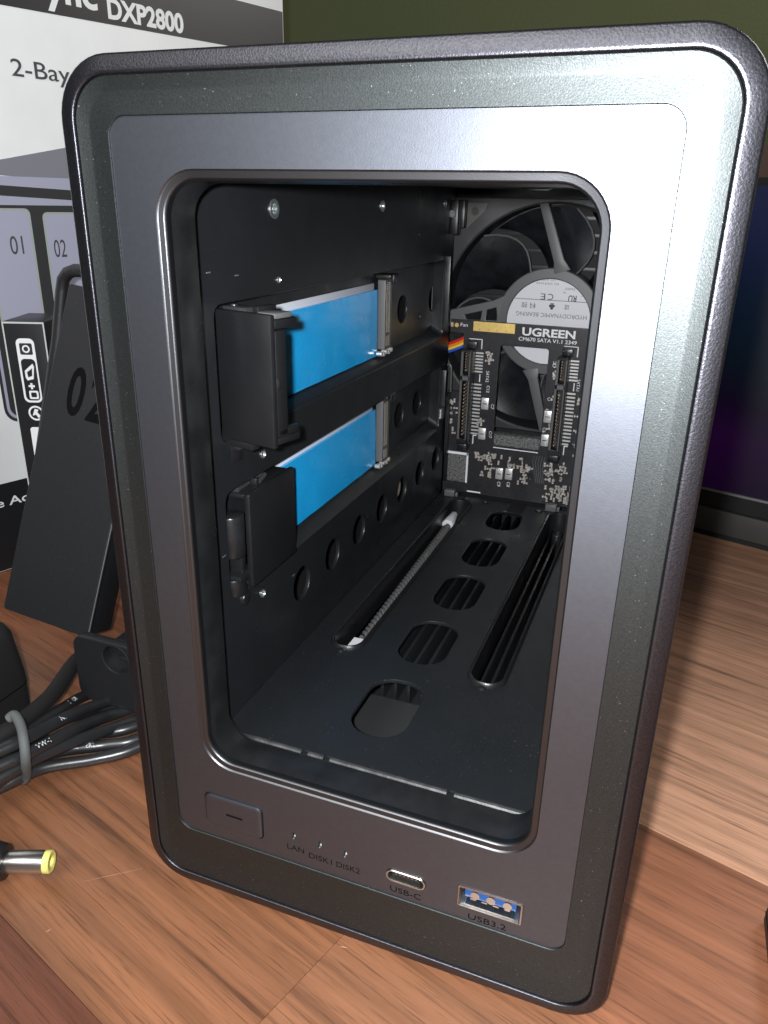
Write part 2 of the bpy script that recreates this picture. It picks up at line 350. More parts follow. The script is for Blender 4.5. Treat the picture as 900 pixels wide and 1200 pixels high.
# front panel
OX0, OX1, OZ0, OZ1, OR = 17.3, 92.4, 38.7, 161.5, 8.0
panel_y = 0.95
led = [(39.9, 25.8), (46.3, 25.6), (52.4, 25.4)]
holes = [rrect(OX0, OX1, OZ0, OZ1, OR, 10), rrect(17.0, 32.3, 21.6, 30.9, 1.6), rrect(61.9, 71.0, 22.2, 25.6, 1.69), rrect(77.8, 91.4, 21.6, 27.3, 0.4)] + [rrect(x - 0.45, x + 0.45, z - 1.0, z + 1.0, 0.44, 3) for x, z in led]
v, f = plate(rrect(9.55, 100.15, 18.15, 169.35, 3.2, 8), holes, 1.4)
panel = obj('front_panel', MB().add(v, f, XZ(panel_y + 0.7)), 'panel', nas)
def oring(ins, y, r=None): return [(p[0], y, p[1]) for p in rrect(OX0 + ins, OX1 - ins, OZ0 + ins, OZ1 - ins, OR - ins if r is None else r, 10)]
obj('opening_rim', MB().loft([oring(0.0, panel_y - 0.02), oring(0.22, panel_y + 0.30), oring(0.34, panel_y + 0.36), oring(1.22, panel_y + 0.36), oring(1.34, panel_y + 0.42), oring(1.55, panel_y + 0.70), oring(1.65, panel_y + 1.0), oring(1.65, panel_y + 2.6)]), 'rim', panel, ang=40)
# power button, one slab with a dished face and a short engraved dash
mbt = MB(); q = lambda ins, y: [(p[0], y, p[1]) for p in rrect(17.25 + ins, 32.05 - ins, 21.85 + ins, 30.65 - ins, 1.5 - ins * 0.6)]
mbt.loft([q(0, 2.2), q(0, 0.95), q(0.12, 0.6), q(0.5, 0.42), q(1.0, 0.42)], cap1=True)
obj('power_button', mbt, 'panel', panel, ang=40)
obj('button_mark', MB().box(22.9, 27.1, 0.36, 0.44, 26.0, 26.5), 'engrave', panel)
for x, z in led:
    obj('indicator_hole', MB().box(x - 0.7, x + 0.7, 2.4, 2.6, z - 1.3, z + 1.3), 'matte', panel)
    obj('indicator_lens', MB().cyl((x, 1.6, z - 0.55), (0, 1, 0), 0.28, 0.8, 10), 'tin', panel)
for s, x, wd in (('LAN', 38.2, 4.2), ('DISK1', 43.6, 5.6), ('DISK2', 50.3, 5.6), ('USB-C', 63.0, 7.0), ('USB3.2', 80.4, 8.0)):
    text('lettering', s, (x, panel_y, {'LAN': 21.6, 'USB-C': 18.9 + 0.4, 'USB3.2': 18.75}.get(s, 21.0)), (1, 0, 0), (0, 0, 1), 'panelink', panel, width=wd, height=1.55, thick=0.04)
# usb c
uc = obj('usb_c_port', MB().loft([[(p[0], y, p[1]) for p in rrect(62.0 + i, 70.9 - i, 22.3 + i, 25.5 - i, 1.6 - i)] for i, y in ((0, 5), (0, 0.75), (0.12, 0.62), (0.36, 0.62), (0.42, 0.8), (0.42, 6))]), 'silver', nas, ang=40)
mbp = MB().box(63.4, 69.5, 1.2, 5, 23.55, 24.25)
obj('tongue', mbp, 'matte', uc)
mbp = MB()
for i in range(6): mbp.box(64.0 + i * 0.9, 64.4 + i * 0.9, 1.15, 4, 24.2, 24.4)
obj('contacts', mbp, 'silver', uc, stuff=True)
# usb a
ua = obj('usb_a_port', MB().loft([[(p[0], y, p[1]) for p in rrect(77.9 + i, 91.3 - i, 21.7 + i, 27.2 - i, 0.3, 2)] for i, y in ((0, 9), (0, 0.8), (0.3, 0.7), (0.4, 0.9), (0.4, 10))]), 'silver', nas, ang=40)
obj('port_back', MB().box(78.3, 90.9, 9.5, 10, 22, 26.9), 'matte', ua)
obj('tongue', MB().box(79.2, 90.0, 1.6, 9, 23.9, 25.9), 'usbblue', ua, bevel=0.2)
for i in range(4): obj('contact', MB().box(80.4 + i * 2.4, 81.6 + i * 2.4, 1.55, 6, 23.5, 23.86), 'silver', ua)
for i in (0, 2.9, 5.9): obj('contact_tab', MB().cyl((81.4 + i * 1.15, 1.30, 25.0), (0, 1, 0), 0.95, 1.0, 16), 'silver', ua)
obj('lower_spring', MB().box(79.5, 89.7, 1.2, 7, 22.15, 22.35), 'silver', ua)
# black lip tunnel behind the rim
obj('opening_lip', MB().loft([oring(1.66, 3.0), oring(1.70, 4.0), oring(1.95, 9.6), oring(1.6, 10.2), oring(0.2, 10.4, 7.8), oring(0.2, 12.0, 7.8), oring(-0.9, 12.1, 8.6), oring(-0.9, 12.9, 8.6), oring(-5, 13.0, 9)]), 'lip', nas, ang=40)

# ---- cage
WX, FZ = 14.5, 38.5
bays = [(21, 183, 107.6, 137.0), (21, 184, 69.2, 96.2)]
bottom_holes = [56.8 + 20.7 * i for i in range(7)]
wall_holes = [rrect(a, b, c, d, 2.5, 4) for a, b, c, d in bays] + [circ(y, 57.2, 5.0) for y in bottom_holes] + [circ(47.6, 155.2, 1.5, 14), circ(114.5, 156, 1.2, 14), circ(38.2, 100.6, 0.8, 10), circ(35.2, 64.6, 0.9, 10)]
v, f = plate(rrect(14, 192, 37.6, 163.5, 4, 6), wall_holes, 1.2, 0.15)
sw = obj('side_wall', MB().add(v, f, YZ(WX - 0.6)), 'black', nas)
for y, z, r in ((47.6, 155.2, 2.1), (114.5, 156.0, 1.6), (48.6, 139.9, 0.75), (38.2, 100.6, 1.0), (35.2, 64.6, 1.1), (178.5, 157, 1.4)):
    m_ = MB(); m_.loft([[(x, y + rr * math.cos(t), z + rr * math.sin(t)) for t in [2 * math.pi * i / 20 for i in range(20)]] for rr, x in ((r, WX - 0.2), (r, WX + 0.25), (r * 0.75, WX + 0.4), (r * 0.55, WX + 0.15), (r * 0.5, WX - 0.9))], cap1=True)
    obj('rivet', m_, 'rivet', sw, ang=50)
for y, z in ((20, 143.5), (19, 82), (30.5, 142.2), (150, 147), (52, 62)):
    obj('scuff', MB().box(WX, WX + 0.05, y - 0.7, y + 0.7, z - 0.12, z + 0.12), 'edge', sw)
for i, (a, b, c, d) in enumerate(bays):
    rg = lambda ins, x, r=2.4: [(x, p[0], p[1]) for p in rrect(a + ins * 0.4, b + ins * 0.25, c + ins, d - ins * 0.35, r, 4)]
    bay = obj('module_bay', MB().loft([rg(-0.1, WX - 0.05), rg(0.5, WX - 0.6), rg(2.3, 9.9), rg(2.6, 9.5)]), 'black', nas, ang=40)
    hz = (122.0, 83.4)[i]
    hp = [(148.0, hz), (183.0, hz)] if i == 0 else [(147.5, hz), (168.2, hz)]
    v, f = plate(rrect(a, b + 2, c + 2, d - 0.5, 1), [circ(y, z, 4.9) for y, z in hp] + [circ(167.5, 117.2, 1.3, 12)] * (1 - i), 0.9, 0.12)
    obj('bay_back', MB().add(v, f, YZ(9.2)), 'black', bay)
    pt = (131.2, 92.0)[i]; pb = (110.0, 72.4)[i]
    obj('pad_liner', MB().box(9.7, 10.1, 44, 119.6, pb - 0.3, pt + 2.0), 'liner', bay, bevel=0.1)
    mp_ = MB(); nseg = 18
    for kx, xx in ((0, 10.15), (1, 11.05)):
        pass
    vv = []; ff = []
    for k in range(nseg + 1):
        y = 44 + (120.4 - 44) * k / nseg; wob = 0.12 * math.sin(k * 1.7 + i) + 0.08 * math.sin(k * 3.9)
        for (x, z) in ((10.15, pb), (10.95 + wob * 0.5, pb + 0.05), (11.05 + wob * 0.3, (pb + pt) / 2), (10.95 - wob * 0.5, pt - 0.05), (10.15, pt)): vv.append((x, y, z))
    for k in range(nseg):
        for j in range(5): ff.append((k * 5 + j, k * 5 + (j + 1) % 5, (k + 1) * 5 + (j + 1) % 5, (k + 1) * 5 + j))
    ff += [(0, 1, 2, 3, 4), tuple(nseg * 5 + j for j in (4, 3, 2, 1, 0))]
    obj('thermal_pad', mp_.add(vv, ff), 'blue', bay, ang=60)
    s0, s1 = ((112.2, 134.2), (73.4, 95.0))[i]
    v, f = plate(rrect(120.9, 127.0, s0, s1, 0.4), [rrect(122.0, 125.2, s0 + 0.9 + 4.2, s1 - 0.8, 0.2), rrect(122.0, 125.2, s0 + 0.9, s0 + 4.3, 0.2)], 2.6, 0.12)
    sk = obj('module_socket', MB().add(v, f, YZ(12.2)), 'socket', bay)
    m_ = MB()
    z = s0 + 1.1
    while z < s1 - 1.2:
        if not (s0 + 4.1 < z < s0 + 5.2): m_.box(10.9, 13.56, 122.15, 125.05, z, z + 0.30)
        z += 0.55
    obj('socket_contacts', m_, 'beige', bay, stuff=True)
    obj('socket_side', MB().box(10.2, 12.6, 127.05, 129.6, s0 - 0.4, s1 - 0.6), 'blackp', bay, bevel=0.2)
    text('lettering', 'M.2 SSD%d' % (2 - i), (12.62, 128.0, s1 - 2), (0, 0, -1), (0, 1, 0), 'greyink', bay, width=8, height=1.0)
    obj('retaining_clip', MB().box(10, 15.0, 121, 129, s1 + 0.4, s1 + 1.6).box(14.2, 15.2, 124, 128, s1 - 1.2, s1 + 1.5), 'blackp', bay, bevel=0.2)
    for k in range(5): obj('solder_post', MB().cyl((11.4, 119.8 + k * 2.3, s0 - 1.2 - 0.4 * (k % 2)), (1, 0, 0), 0.75, 1.8, 10), 'tin', bay)
obj('hole_shade_sheet', MB().box(2.6, 3.2, 14, 200, 20, 165), 'matte', sw)  # added dark sheet that puts shade behind the wall holes
obj('standoff', MB().cyl((11.5, bottom_holes[4], 57.5), (1, 0, 0), 3.9, 1.0, 20), 'tan', sw)
obj('bay_end_flange', MB().box(14.55, 17.0, 181.0, 182.2, 110.5, 138.5), 'black', sw, bevel=0.2)
obj('bay_end_flange', MB().box(14.55, 17.0, 182.4, 183.6, 75, 94.5), 'black', sw, bevel=0.2)
obj('bay_end_pin', MB().cyl((16, 180.6, 79), (0, 0, -1), 1.1, 4, 14), 'rivet', sw)

# open latch of the upper module bay
lo = Vector((12.6, 24.2, 0)); le = Vector((27.6, 20.6, 0)); lu = (le - lo).normalized(); ln = Vector((-lu.y, lu.x, 0)); LL = (le - lo).length
LF = lambda a, b, c: lo + lu * a + ln * b + Vector((0, 0, c))
latch = obj('latch', MB().box(0, LL, 0, 1.4, 108.4, 136.0, LF), 'blackp', nas, bevel=0.35)
obj('flange', MB().box(0.8, 7.5, 1.45, 5.5, 134.8, 136.6, LF), 'fanframe', latch, bevel=0.3)
obj('flange', MB().box(9.4, 11.0, 1.45, 7.0, 134.6, 137.2, LF), 'blackp', latch, bevel=0.3)
obj('flange', MB().box(10.6, LL, 1.45, 6.6, 135.05, 136.2, LF), 'fan', latch, bevel=0.3)
obj('hinge_pin', MB().cyl(LF(2.6, 3.2, 135.6), (0, 0, 1), 1.0, 1.4, 14), 'blackp', latch, bevel=0.2)
obj('hinge_pin', MB().cyl(LF(1.6, 3.2, 105.6), (0, 0, 1), 2.3, 2.8, 18), 'blackp', latch, bevel=0.2)
obj('upper_hook', MB().box(LL - 3.2, LL, 1.4, 8.2, 133.0, 135.0, LF), 'blackp', latch, bevel=0.45)
obj('lower_hook', MB().box(LL - 4.8, LL, 1.4, 8.4, 109.0, 110.6, LF).box(LL - 1.4, LL, 1.4, 8.2, 110.6, 112.4, LF), 'blackp', latch, bevel=0.35)
obj('lower_bracket', MB().box(0.6, 8.5, 0.5, 3.0, 106.6, 108.2, LF).box(0.6, 1.9, 0.5, 4, 102.5, 106.8, LF), 'blackp', latch, bevel=0.3)
obj('end_panel', MB().box(LL - 1.3, LL, 1.4, 4.6, 110.8, 132.8, LF), 'blackp', latch, bevel=0.3)
obj('knob', MB().cyl(LF(LL - 2.3, 1.4, 122.0), ln, 2.6, 1.2, 24), 'lip', latch, bevel=0.3)
# closed latch of the lower bay
l2 = obj('latch', MB().box(15.4, 17.0, 27.0, 49.5, 70.6, 94.4), 'blackp', nas, bevel=0.5)
obj('flange', MB().box(10.2, 15.4, 27.2, 48.5, 93.0, 94.2), 'blackp', l2, bevel=0.3)
obj('flange', MB().box(10.2, 15.4, 27.2, 48.5, 70.8, 72.0), 'blackp', l2, bevel=0.3)
obj('flange_rib', MB().box(12.6, 15.2, 33.5, 34.6, 94.2, 96.0), 'blackp', l2, bevel=0.3)
obj('top_loop', MB().tube([(13.2, 28, 94.8), (13.2, 32.5, 95.0), (12.2, 33, 95.0), (11.6, 32, 95.0), (11.6, 28, 94.8)], 0.7, 8, closed=True).tube([(14.6, 35.5, 94.6), (14.6, 38.5, 95.4), (13.4, 40, 95.0), (12.0, 38.0, 94.9)], 0.6, 8), 'fanframe', l2)
obj('hinge_barrel', MB().cyl((13.3, 24.4, 79.8), (0, 0, 1), 3.1, 10.4, 28), 'lip', l2, bevel=0.5)
obj('hinge_stem', MB().box(11.4, 15.0, 25.6, 27.6, 72, 82), 'blackp', l2, bevel=0.4)
obj('hinge_foot', MB().cyl((13.1, 24.6, 69.6), (0, 0, 1), 3.0, 4.6, 24).box(11.2, 16.2, 22.8, 30.2, 73.2, 75.0), 'lip', l2, bevel=0.5)
obj('foot_roller', MB().cyl((11.0, 26.0, 67.8), (1, 0.1, 0), 1.9, 4.4, 18), 'lip', l2, bevel=0.3)

# floor of the cage
slots = [(22.2, 31.2, 57.5, 183.0), (64.0, 73.2, 55.0, 184.5)]
ovals = [(24.8, 49.0), (58.4, 82.6), (91.6, 116.6), (125.2, 150.2), (160.2, 181.0)]
fh = [rrect(a, b, c, d, 4.4, 8) for a, b, c, d in slots] + [rrect(41.2 - 0.0 * i, 55.6 - 0.3 * i, c, d, 6.6, 8) for i, (c, d) in enumerate(ovals)]
fh += [rrect(x, x + 1.1, 12.6, 14.0, 0.2, 2) for x in (36.6, 42.2, 71.6)] + [circ(36.0, 186.8, 1.3, 12), circ(59.0, 186.2, 1.7, 12)]
v, f = plate([(WX + 0.1, 12.9), (95.4, 12.9), (95.4, 191.8), (WX + 0.1, 191.8)], fh, 1.2, 0.25)
fl = obj('cage_floor', MB().add(v, f, XY(FZ - 0.6)), 'black', nas)
for xs in ((17.6, 36.2), (37.9, 41.8), (43.4, 71.2), (72.9, 88.2)):
    obj('floor_lip', MB().tube([(xs[0], 13.0, FZ + 0.05), (xs[1], 13.0, FZ + 0.05)], 0.75, 10), 'glintlip', fl)
for a, b, c, d in slots:
    R_ = lambda ins, z: [(p[0], p[1], z) for p in rrect(a + ins, b - ins, c + ins, d - ins, 4.4 - ins, 8)]
    obj('slot_collar', MB().loft([R_(-0.9, FZ - 0.1), R_(-0.7, FZ + 0.9), R_(-0.3, FZ + 1.3), R_(0.2, FZ + 1.1), R_(0.35, FZ + 0.4), R_(0.35, FZ - 8)]), 'blackp', fl, ang=45)
    obj('collar_tip', MB().cyl(((a + b) / 2, c - 1.2, FZ), (0, 0, 1), 1.2, 0.5, 14, 0.6), 'lip', fl)
for x in (17.2, 61.2):
    obj('board_clip', MB().box(x, x + 4.6, 187.6, 190.4, FZ, FZ + 3.0).box(x + 4.7, x + 5.9, 188.2, 190, FZ, FZ + 2.0), 'fan', fl, bevel=0.4)
obj('tape', MB().box(46.5, 53.0, 180.0, 192.0, FZ + 0.03, FZ + 0.16), 'matte', fl)
obj('screw', MB().cyl((59.0, 186.2, FZ - 0.4), (0, 0, 1), 0.9, 0.7, 12), 'silver', fl)
# what shows under the floor
us = obj('heat_sink', MB().box(36, 60, 44, 190, 21.5, 22.5), 'matte', nas)
for k in range(6): obj('fin', MB().box(37.5 + k * 4.0, 38.5 + k * 4.0, 60, 189, 22.5, 33.5), 'black', us, bevel=0.15)
obj('lower_cover', MB().box(34, 62, 30, 58, 24, 25), 'fanframe', us)
obj('lower_plate', MB().box(4, 106, 14, 200, 17, 18), 'matte', us)
cb = obj('side_harness', MB().box(22.6, 31.0, 56, 184, 23.5, 24.5), 'matte', nas)
rr = random.Random(5)
pth = [(26.8 - 0.08 * k + 0.5 * math.sin(k * 0.9), 76 + k * 3.4, 33.2 + 0.4 * math.sin(k * 1.9)) for k in range(28)]
for ph in (0.0, math.pi):
    obj('twisted_wire', MB().tube([(26.6 - 0.018 * q + 1.0 * math.cos(q * 1.25 + ph), 74 + q, 32.6 + 1.0 * math.sin(q * 1.25 + ph)) for q in [0.6 * z_ for z_ in range(160)]], 0.78, 7), 'gloss', cb)
obj('sticker', MB().box(25.2, 28.6, 61.0, 69.5, 34.8, 35.1), 'label', cb)
obj('connector_plug', MB().cyl((25.0, 168, 33.5), (0.0, 1, 0.1), 2.5, 10, 14, 1.6), 'label', cb, bevel=0.4)
m_ = MB()
for k in range(3): m_.tube([(25.2 + k * 1.1, 68, 29.6), (26 + k * 0.9, 72, 31), (25.6 + k, 77, 29.8)], 0.6, 8)
obj('wire', m_, 'cable', cb)
rh = obj('side_rail', MB().box(64.4, 73.0, 56, 184, 24.0, 25.0), 'matte', nas)
for k in range(3): obj('rail_bar', MB().box(65.4 + k * 2.9, 66.3 + k * 2.9, 57, 183, 25, 32.5), 'blackp', rh, bevel=0.15)
obj('rail_post', MB().cyl((68.8, 176, 25), (0, 0, 1), 2.2, 9, 16), 'lip', rh, bevel=0.3)
# ceiling and right wall of the cage
v, f = plate([(WX, 13.0), (95.4, 13.0), (95.4, 191.8), (WX, 191.8)], [], 1.2, 0.2)
ce = obj('cage_ceiling', MB().add(v, f, XY(163.2)), 'black', nas)
for x, y in ((33.5, 66), (69.5, 72), (54, 150)):
    obj('boss', MB().loft([[(x + r * math.cos(2 * math.pi * i / 24), y + r * math.sin(2 * math.pi * i / 24), z) for i in range(24)] for r, z in ((4.6, 162.6), (4.2, 161.9), (3.0, 161.5), (1.2, 161.5))], cap1=True), 'silver', ce, ang=50)
v, f = plate(rrect(14, 192, 37.6, 163.5, 4, 6), [circ(y, 57.2, 5.0) for y in bottom_holes], 1.2, 0.15)
obj('side_wall', MB().add(v, f, YZ(96.1)), 'black', nas)
v, f = plate(rrect(2.3, 107.4, 3.4, 176.2, 7.5), [circ(52, 113, 44.5, 40)], 1.5, 0.1)
obj('rear_shade_sheet', MB().box(5, 104, 227.2, 227.8, 64, 162), 'matte', nas)  # added dark sheet standing in for the darkness behind the fan
rp = obj('rear_panel', MB().add(v, f, XZ(226.0)), 'black', nas)
for k in range(-6, 7):
    z = 113 + k * 6.6; h = math.sqrt(max(0, 44.5 ** 2 - (k * 6.6) ** 2))
    if h > 3: obj('grille_bar', MB().box(52 - h, 52 + h, 225.2, 226.4, z - 0.9, z + 0.9), 'fanframe', rp, bevel=0.2)

# ---- fan
FY = 205.0; FC = Vector((52.0, 113.0))
PX = lambda r, t, y: (FC.x + r * math.cos(t), y, FC.y + r * math.sin(t))
v, f = plate(rrect(6.0, 98.0, 67.0, 159.6, 4, 5), [circ(FC.x, FC.y, 45.4, 64)] + [circ(x, z, 2.0, 14) for x, z in ((12.5, 73.5), (91.5, 73.5), (91.5, 152.5))], 3.0, 0.25)
fan = obj('cooling_fan', MB().add(v, f, XZ(FY + 1.5)), 'fanframe', nas)
N_ = 64
obj('shroud', MB().loft([[PX(r, 2 * math.pi * i / N_, y) for i in range(N_)] for r, y in ((46.4, FY + 3), (45.9, FY + 0.2), (45.4, FY), (44.9, FY + 0.3), (44.9, FY + 20), (46.4, FY + 20))]), 'fanframe', fan, ang=40)
for x0, x1, z0, z1 in ((12.6, 21.5, 150.0, 158.6),):
    v, f = plate([(14.4, 157.6), (24.6, 157.6), (23.4, 154.6), (16.4, 147.8), (14.6, 147.4)], [circ(19.2, 154.4, 1.5, 14)], 0.6, 0.1)
    obj('corner_pad', MB().add(v, f, XZ(FY - 0.35)), 'steel_grey', fan)
obj('hub_ring', MB().loft([[PX(r, 2 * math.pi * i / N_, y) for i in range(N_)] for r, y in ((21.2, FY + 4), (21.2, FY + 0.6), (20.8, FY + 0.2), (17.4, FY), (17.0, FY + 0.5), (17.0, FY + 2))]), 'fan', fan, ang=40)
obj('hub_label', MB().cyl((FC.x, FY + 1.4, FC.y), (0, -1, 0), 16.9, 0.5, 64), 'label', fan)
for dg, wd in ((80, 4.2), (256, 4.2), (345, 4.0)):                   # swept arms from the hub ring to the frame
    p0 = Vector(PX(20.4, math.radians(dg), 0)); p1 = Vector(PX(45.8, math.radians(dg + 17.5), 0)); ax = (p1 - p0).normalized(); sd = Vector((-ax.z, 0, ax.x)); ln_ = (p1 - p0).length
    fn = lambda a, b, c, p0=p0, ax=ax, sd=sd: Vector((p0.x, FY + c, p0.z)) + ax * a + sd * b
    vv = [(-0.6, -wd * 0.85, 0.1), (-0.6, wd * 0.85, 0.1), (4, wd * 0.5, 0.1), (4, -wd * 0.5, 0.1), (ln_, -wd * 0.40, 0.1), (ln_, wd * 0.40, 0.1)]
    vv = vv + [(a, b, 3.4) for a, b, c in vv]
    ff = [(0, 1, 2, 3), (3, 2, 5, 4), (6, 9, 8, 7), (9, 10, 11, 8), (0, 6, 7, 1), (1, 7, 8, 2), (2, 8, 11, 5), (5, 11, 10, 4), (4, 10, 9, 3), (3, 9, 6, 0)]
    obj('strut', MB().add(vv, ff, fn), 'fan', fan, bevel=0.4)
v, f = plate([(38.5, 126.5), (33.5, 122.6), (29.0, 120.4), (12.0, 115.8), (8.0, 114.5), (8.0, 109.0), (33.0, 109.5)], [[(30.4, 117.6), (26.6, 116.4), (26.2, 112.2), (31.2, 112.4)], [(24.4, 115.8), (17.0, 113.8), (18.0, 112.0), (24.0, 112.1)]], 3.2, 0.3)
obj('wide_strut', MB().add(v, f, XZ(FY + 1.75)), 'fan', fan)
NB = 7
for k in range(NB):
    t0 = math.radians(14 + 360 / NB * k); vv = []; ff = []; nr, nc = 9, 7
    for side in (0, 1):
        for i in range(nr):
            r = 20.5 + (43.8 - 20.5) * i / (nr - 1); u = i / (nr - 1)
            for j in range(nc):
                s_ = j / (nc - 1); t = t0 + math.radians(46) * s_ * (0.80 + 0.20 * u) + math.radians(16) * u * u - math.radians(6) * math.sin(math.pi * u) * (1 - s_)
                y = FY + 4.6 + 11.5 * s_ - 2.4 * math.sin(math.pi * s_) + side * 1.1
                vv.append(PX(r, t, y))
    for side in (0, 1):
        for i in range(nr - 1):
            for j in range(nc - 1):
                a = side * nr * nc + i * nc + j; ff.append((a, a + 1, a + nc + 1, a + nc))
    o2 = nr * nc; per = [j for j in range(nc)] + [i * nc + nc - 1 for i in range(1, nr)] + [(nr - 1) * nc + j for j in range(nc - 2, -1, -1)] + [i * nc for i in range(nr - 2, 0, -1)]
    for a, b in zip(per, per[1:] + per[:1]): ff.append((a, b, b + o2, a + o2))
    obj('blade', MB().add(vv, ff), 'blade', fan, ang=50)
    obj('blade_edge', MB().tube([vv[i * nc] for i in range(nr)], 0.4, 8), 'fan', fan)
obj('rotor', MB().cyl((FC.x, FY + 3.5, FC.y), (0, 1, 0), 20.4, 15, 48), 'blade', fan, bevel=0.5)
LY = FY + 0.88
def ltext(s, x, z, width, height, m='greyink', bold=0.0):            # label is fitted upside down
    text('lettering', s, (x, LY, z), (-1, 0, 0), (0, 0, -1), m, fan, width=width, height=height, bold=bold, thick=0.03)
ltext('HYDRODYNAMIC BEARING', 67.2, 116.6, 28.5, 1.7)
ltext('\u79d1 \u6280', 46.5, 120.2, 6.0, 1.8, 'ink')
ltext('\u2663', 54.2, 120.2, None, 1.8, 'ink'); ltext('\u8c0a', 60.0, 120.2, None, 1.6, 'ink')
ltext('C', 53.2, 124.2, 2.2, 2.5, 'ink'); ltext('E', 50.0, 124.2, 1.9, 2.5, 'ink')
ltext('c', 64.8, 124.6, None, 1.3); ltext('RU', 62.4, 124.0, 3.2, 2.4, 'ink', 0.02); ltext('us', 58.0, 125.3, None, 1.0)
ltext('E360037', 61.4, 126.9, 4.0, 0.9); ltext('SN 22091034', 55.0, 128.5, 9.0, 0.8); ltext('12V  0.20A', 53.4, 129.0 - 1.6 + 2.4, 6.0, 0.7)
obj('label_rule', MB().box(36.4, 67.6, LY - 0.03, LY, 121.6, 121.85), 'greyink', fan)

# ---- board across the back of the cage
BY = 193.0
outline = [(14.8, 113.4), (92.5, 113.4), (92.5, 39.4), (14.8, 39.4), (14.8, 43.6), (24.0, 43.6), (24.8, 44.4), (24.8, 55.6), (24.0, 56.4), (14.8, 56.4), (14.8, 84.0), (20.6, 84.0), (20.6, 108.2), (14.8, 108.2)]
v, f = plate(outline, [rrect(35.9, 55.6, 62.3, 104.6, 1.4, 5)], 1.4, 0.08)
board = obj('circuit_board', MB().add(v, f, XZ(BY + 0.7)), 'pcb', nas)
SF = BY - 0.02
def silk(s, x, z, wd, h, vert=False, m='silk', bold=0.0):
    text('lettering', s, (x, BY, z), (0, 0, -1) if vert else (1, 0, 0), (1, 0, 0) if vert else (0, 0, 1), m, board, width=wd, height=h, bold=bold, thick=0.03)
silk('UGREEN', 44.4, 109.2, 20.8, 3.1, bold=0.03)
silk('CM670 SATA V1.1 2349', 43.2, 107.0, 22.8, 1.5, bold=0.01)
silk('Fan', 19.0, 110.8, 3.0, 1.5)
obj('gold_pad', MB().box(24.4, 41.4, BY - 0.06, BY, 109.4, 113.2), 'gold', board)
obj('gold_pad', MB().box(70.0, 87.0, BY - 0.06, BY, 109.4, 113.2), 'gold', board)
obj('gold_dot', MB().cyl((17.4, BY, 111.2), (0, -1, 0), 0.9, 0.06, 16), 'gold', board)
obj('gold_dot', MB().box(14.9, 16.0, BY - 0.06, BY, 110.4, 112.2), 'tan', board)
for k in range(4): obj('pad_hole', MB().cyl((27.0 + k * 3.6, BY - 0.05, 110.2), (0, -1, 0), 0.3, 0.04, 10), 'tan', board)
comp = {'tan': MB(), 'tin': MB(), 'matte': MB()}
def chip(m, x, z, wd, h, t=0.7): comp[m].box(x - wd / 2, x + wd / 2, BY - t, BY, z - h / 2, z + h / 2)
def smd(x, z, vert=True):
    wd, h = (0.75, 1.5) if vert else (1.5, 0.75)
    chip('tan', x, z, wd * 0.95, h * 0.6, 0.6)
    if vert: chip('tin', x, z + h * 0.42, wd, h * 0.3, 0.65); chip('tin', x, z - h * 0.42, wd, h * 0.3, 0.65)
    else: chip('tin', x + wd * 0.42, z, wd * 0.3, h, 0.65); chip('tin', x - wd * 0.42, z, wd * 0.3, h, 0.65)
for n_, (bx, name) in enumerate(((24.0, 'SATA2'), (62.4, 'SATA1'))):
    v, f = plate(rrect(bx - 2.3, bx + 2.1, 63.4, 102.6, 0.5, 3), [rrect(bx - 1.1, bx + 1.1, 92.6, 101.6, 0.2, 2), rrect(bx - 1.1, bx + 1.1, 65.6, 89.8, 0.2, 2)], 6.6, 0.15)
    sc = obj('sata_connector', MB().add(v, f, XZ(BY - 3.35)), 'blackp', nas)
    obj('slot_rim', MB().box(bx - 2.0, bx + 1.9, BY - 6.75, BY - 6.66, 90.4, 92.0), 'fan', sc)
    for xa, xb in ((-2.1, -1.3), (1.3, 1.75)): obj('slot_edge', MB().box(bx + xa, bx + xb, BY - 6.75, BY - 6.66, 65.4, 101.8), 'socket', sc)
    obj('top_post', MB().box(bx - 1.2, bx + 3.0, BY - 3.0, BY, 102.7, 105.6), 'blackp', sc, bevel=0.3)
    obj('bottom_post', MB().box(bx - 2.0, bx + 2.2, BY - 7.0, BY, 60.2, 63.4), 'blackp', sc, bevel=0.4)
    m_ = MB()
    for k in range(7): m_.box(bx + 2.2, bx + 5.4, BY - 0.5, BY - 0.1, 92.8 + k * 1.27, 93.4 + k * 1.27)
    for k in range(15): m_.box(bx + 2.2, bx + 5.4, BY - 0.5, BY - 0.1, 66.4 + k * 1.50, 67.05 + k * 1.50)
    obj('pin_row', m_, 'tin', sc, stuff=True)
    m_ = MB()
    for k in range(7): m_.box(bx - 0.5, bx - 0.2, BY - 6, BY - 1, 94.2 + k * 1.1, 94.6 + k * 1.1)
    for k in range(15): m_.box(bx - 0.5, bx - 0.2, BY - 6, BY - 1, 67.0 + k * 1.5, 67.5 + k * 1.5)
    obj('slot_contacts', m_, 'tan', sc, stuff=True)
    obj('silk_mark', MB().box(bx + 4.2, bx + 4.6, SF - 0.03, BY, 88.8, 92.0).box(bx - 1.0, bx + 4.4, SF - 0.03, BY, 106.0, 106.3).box(bx + 4.2, bx + 4.6, SF - 0.03, BY, 102.3, 106.2).box(bx + 3.0, bx + 3.4, SF - 0.03, BY, 62.0, 66.0).box(bx + 3.4, bx + 4.6, SF - 0.03, BY, 65.6, 66.0), 'silk', board)
    silk(name, bx + (7.0 if n_ == 0 else 5.4), 93.6, 4.6, 1.3, True)
silk('C2', 31.0, 100.6, None, 1.2, True); silk('C12', 31.6, 87.6, None, 1.3, True); silk('C7', 34.0, 80.0, None, 1.3, True); silk('C17', 34.0, 68.4, None, 1.3, True)
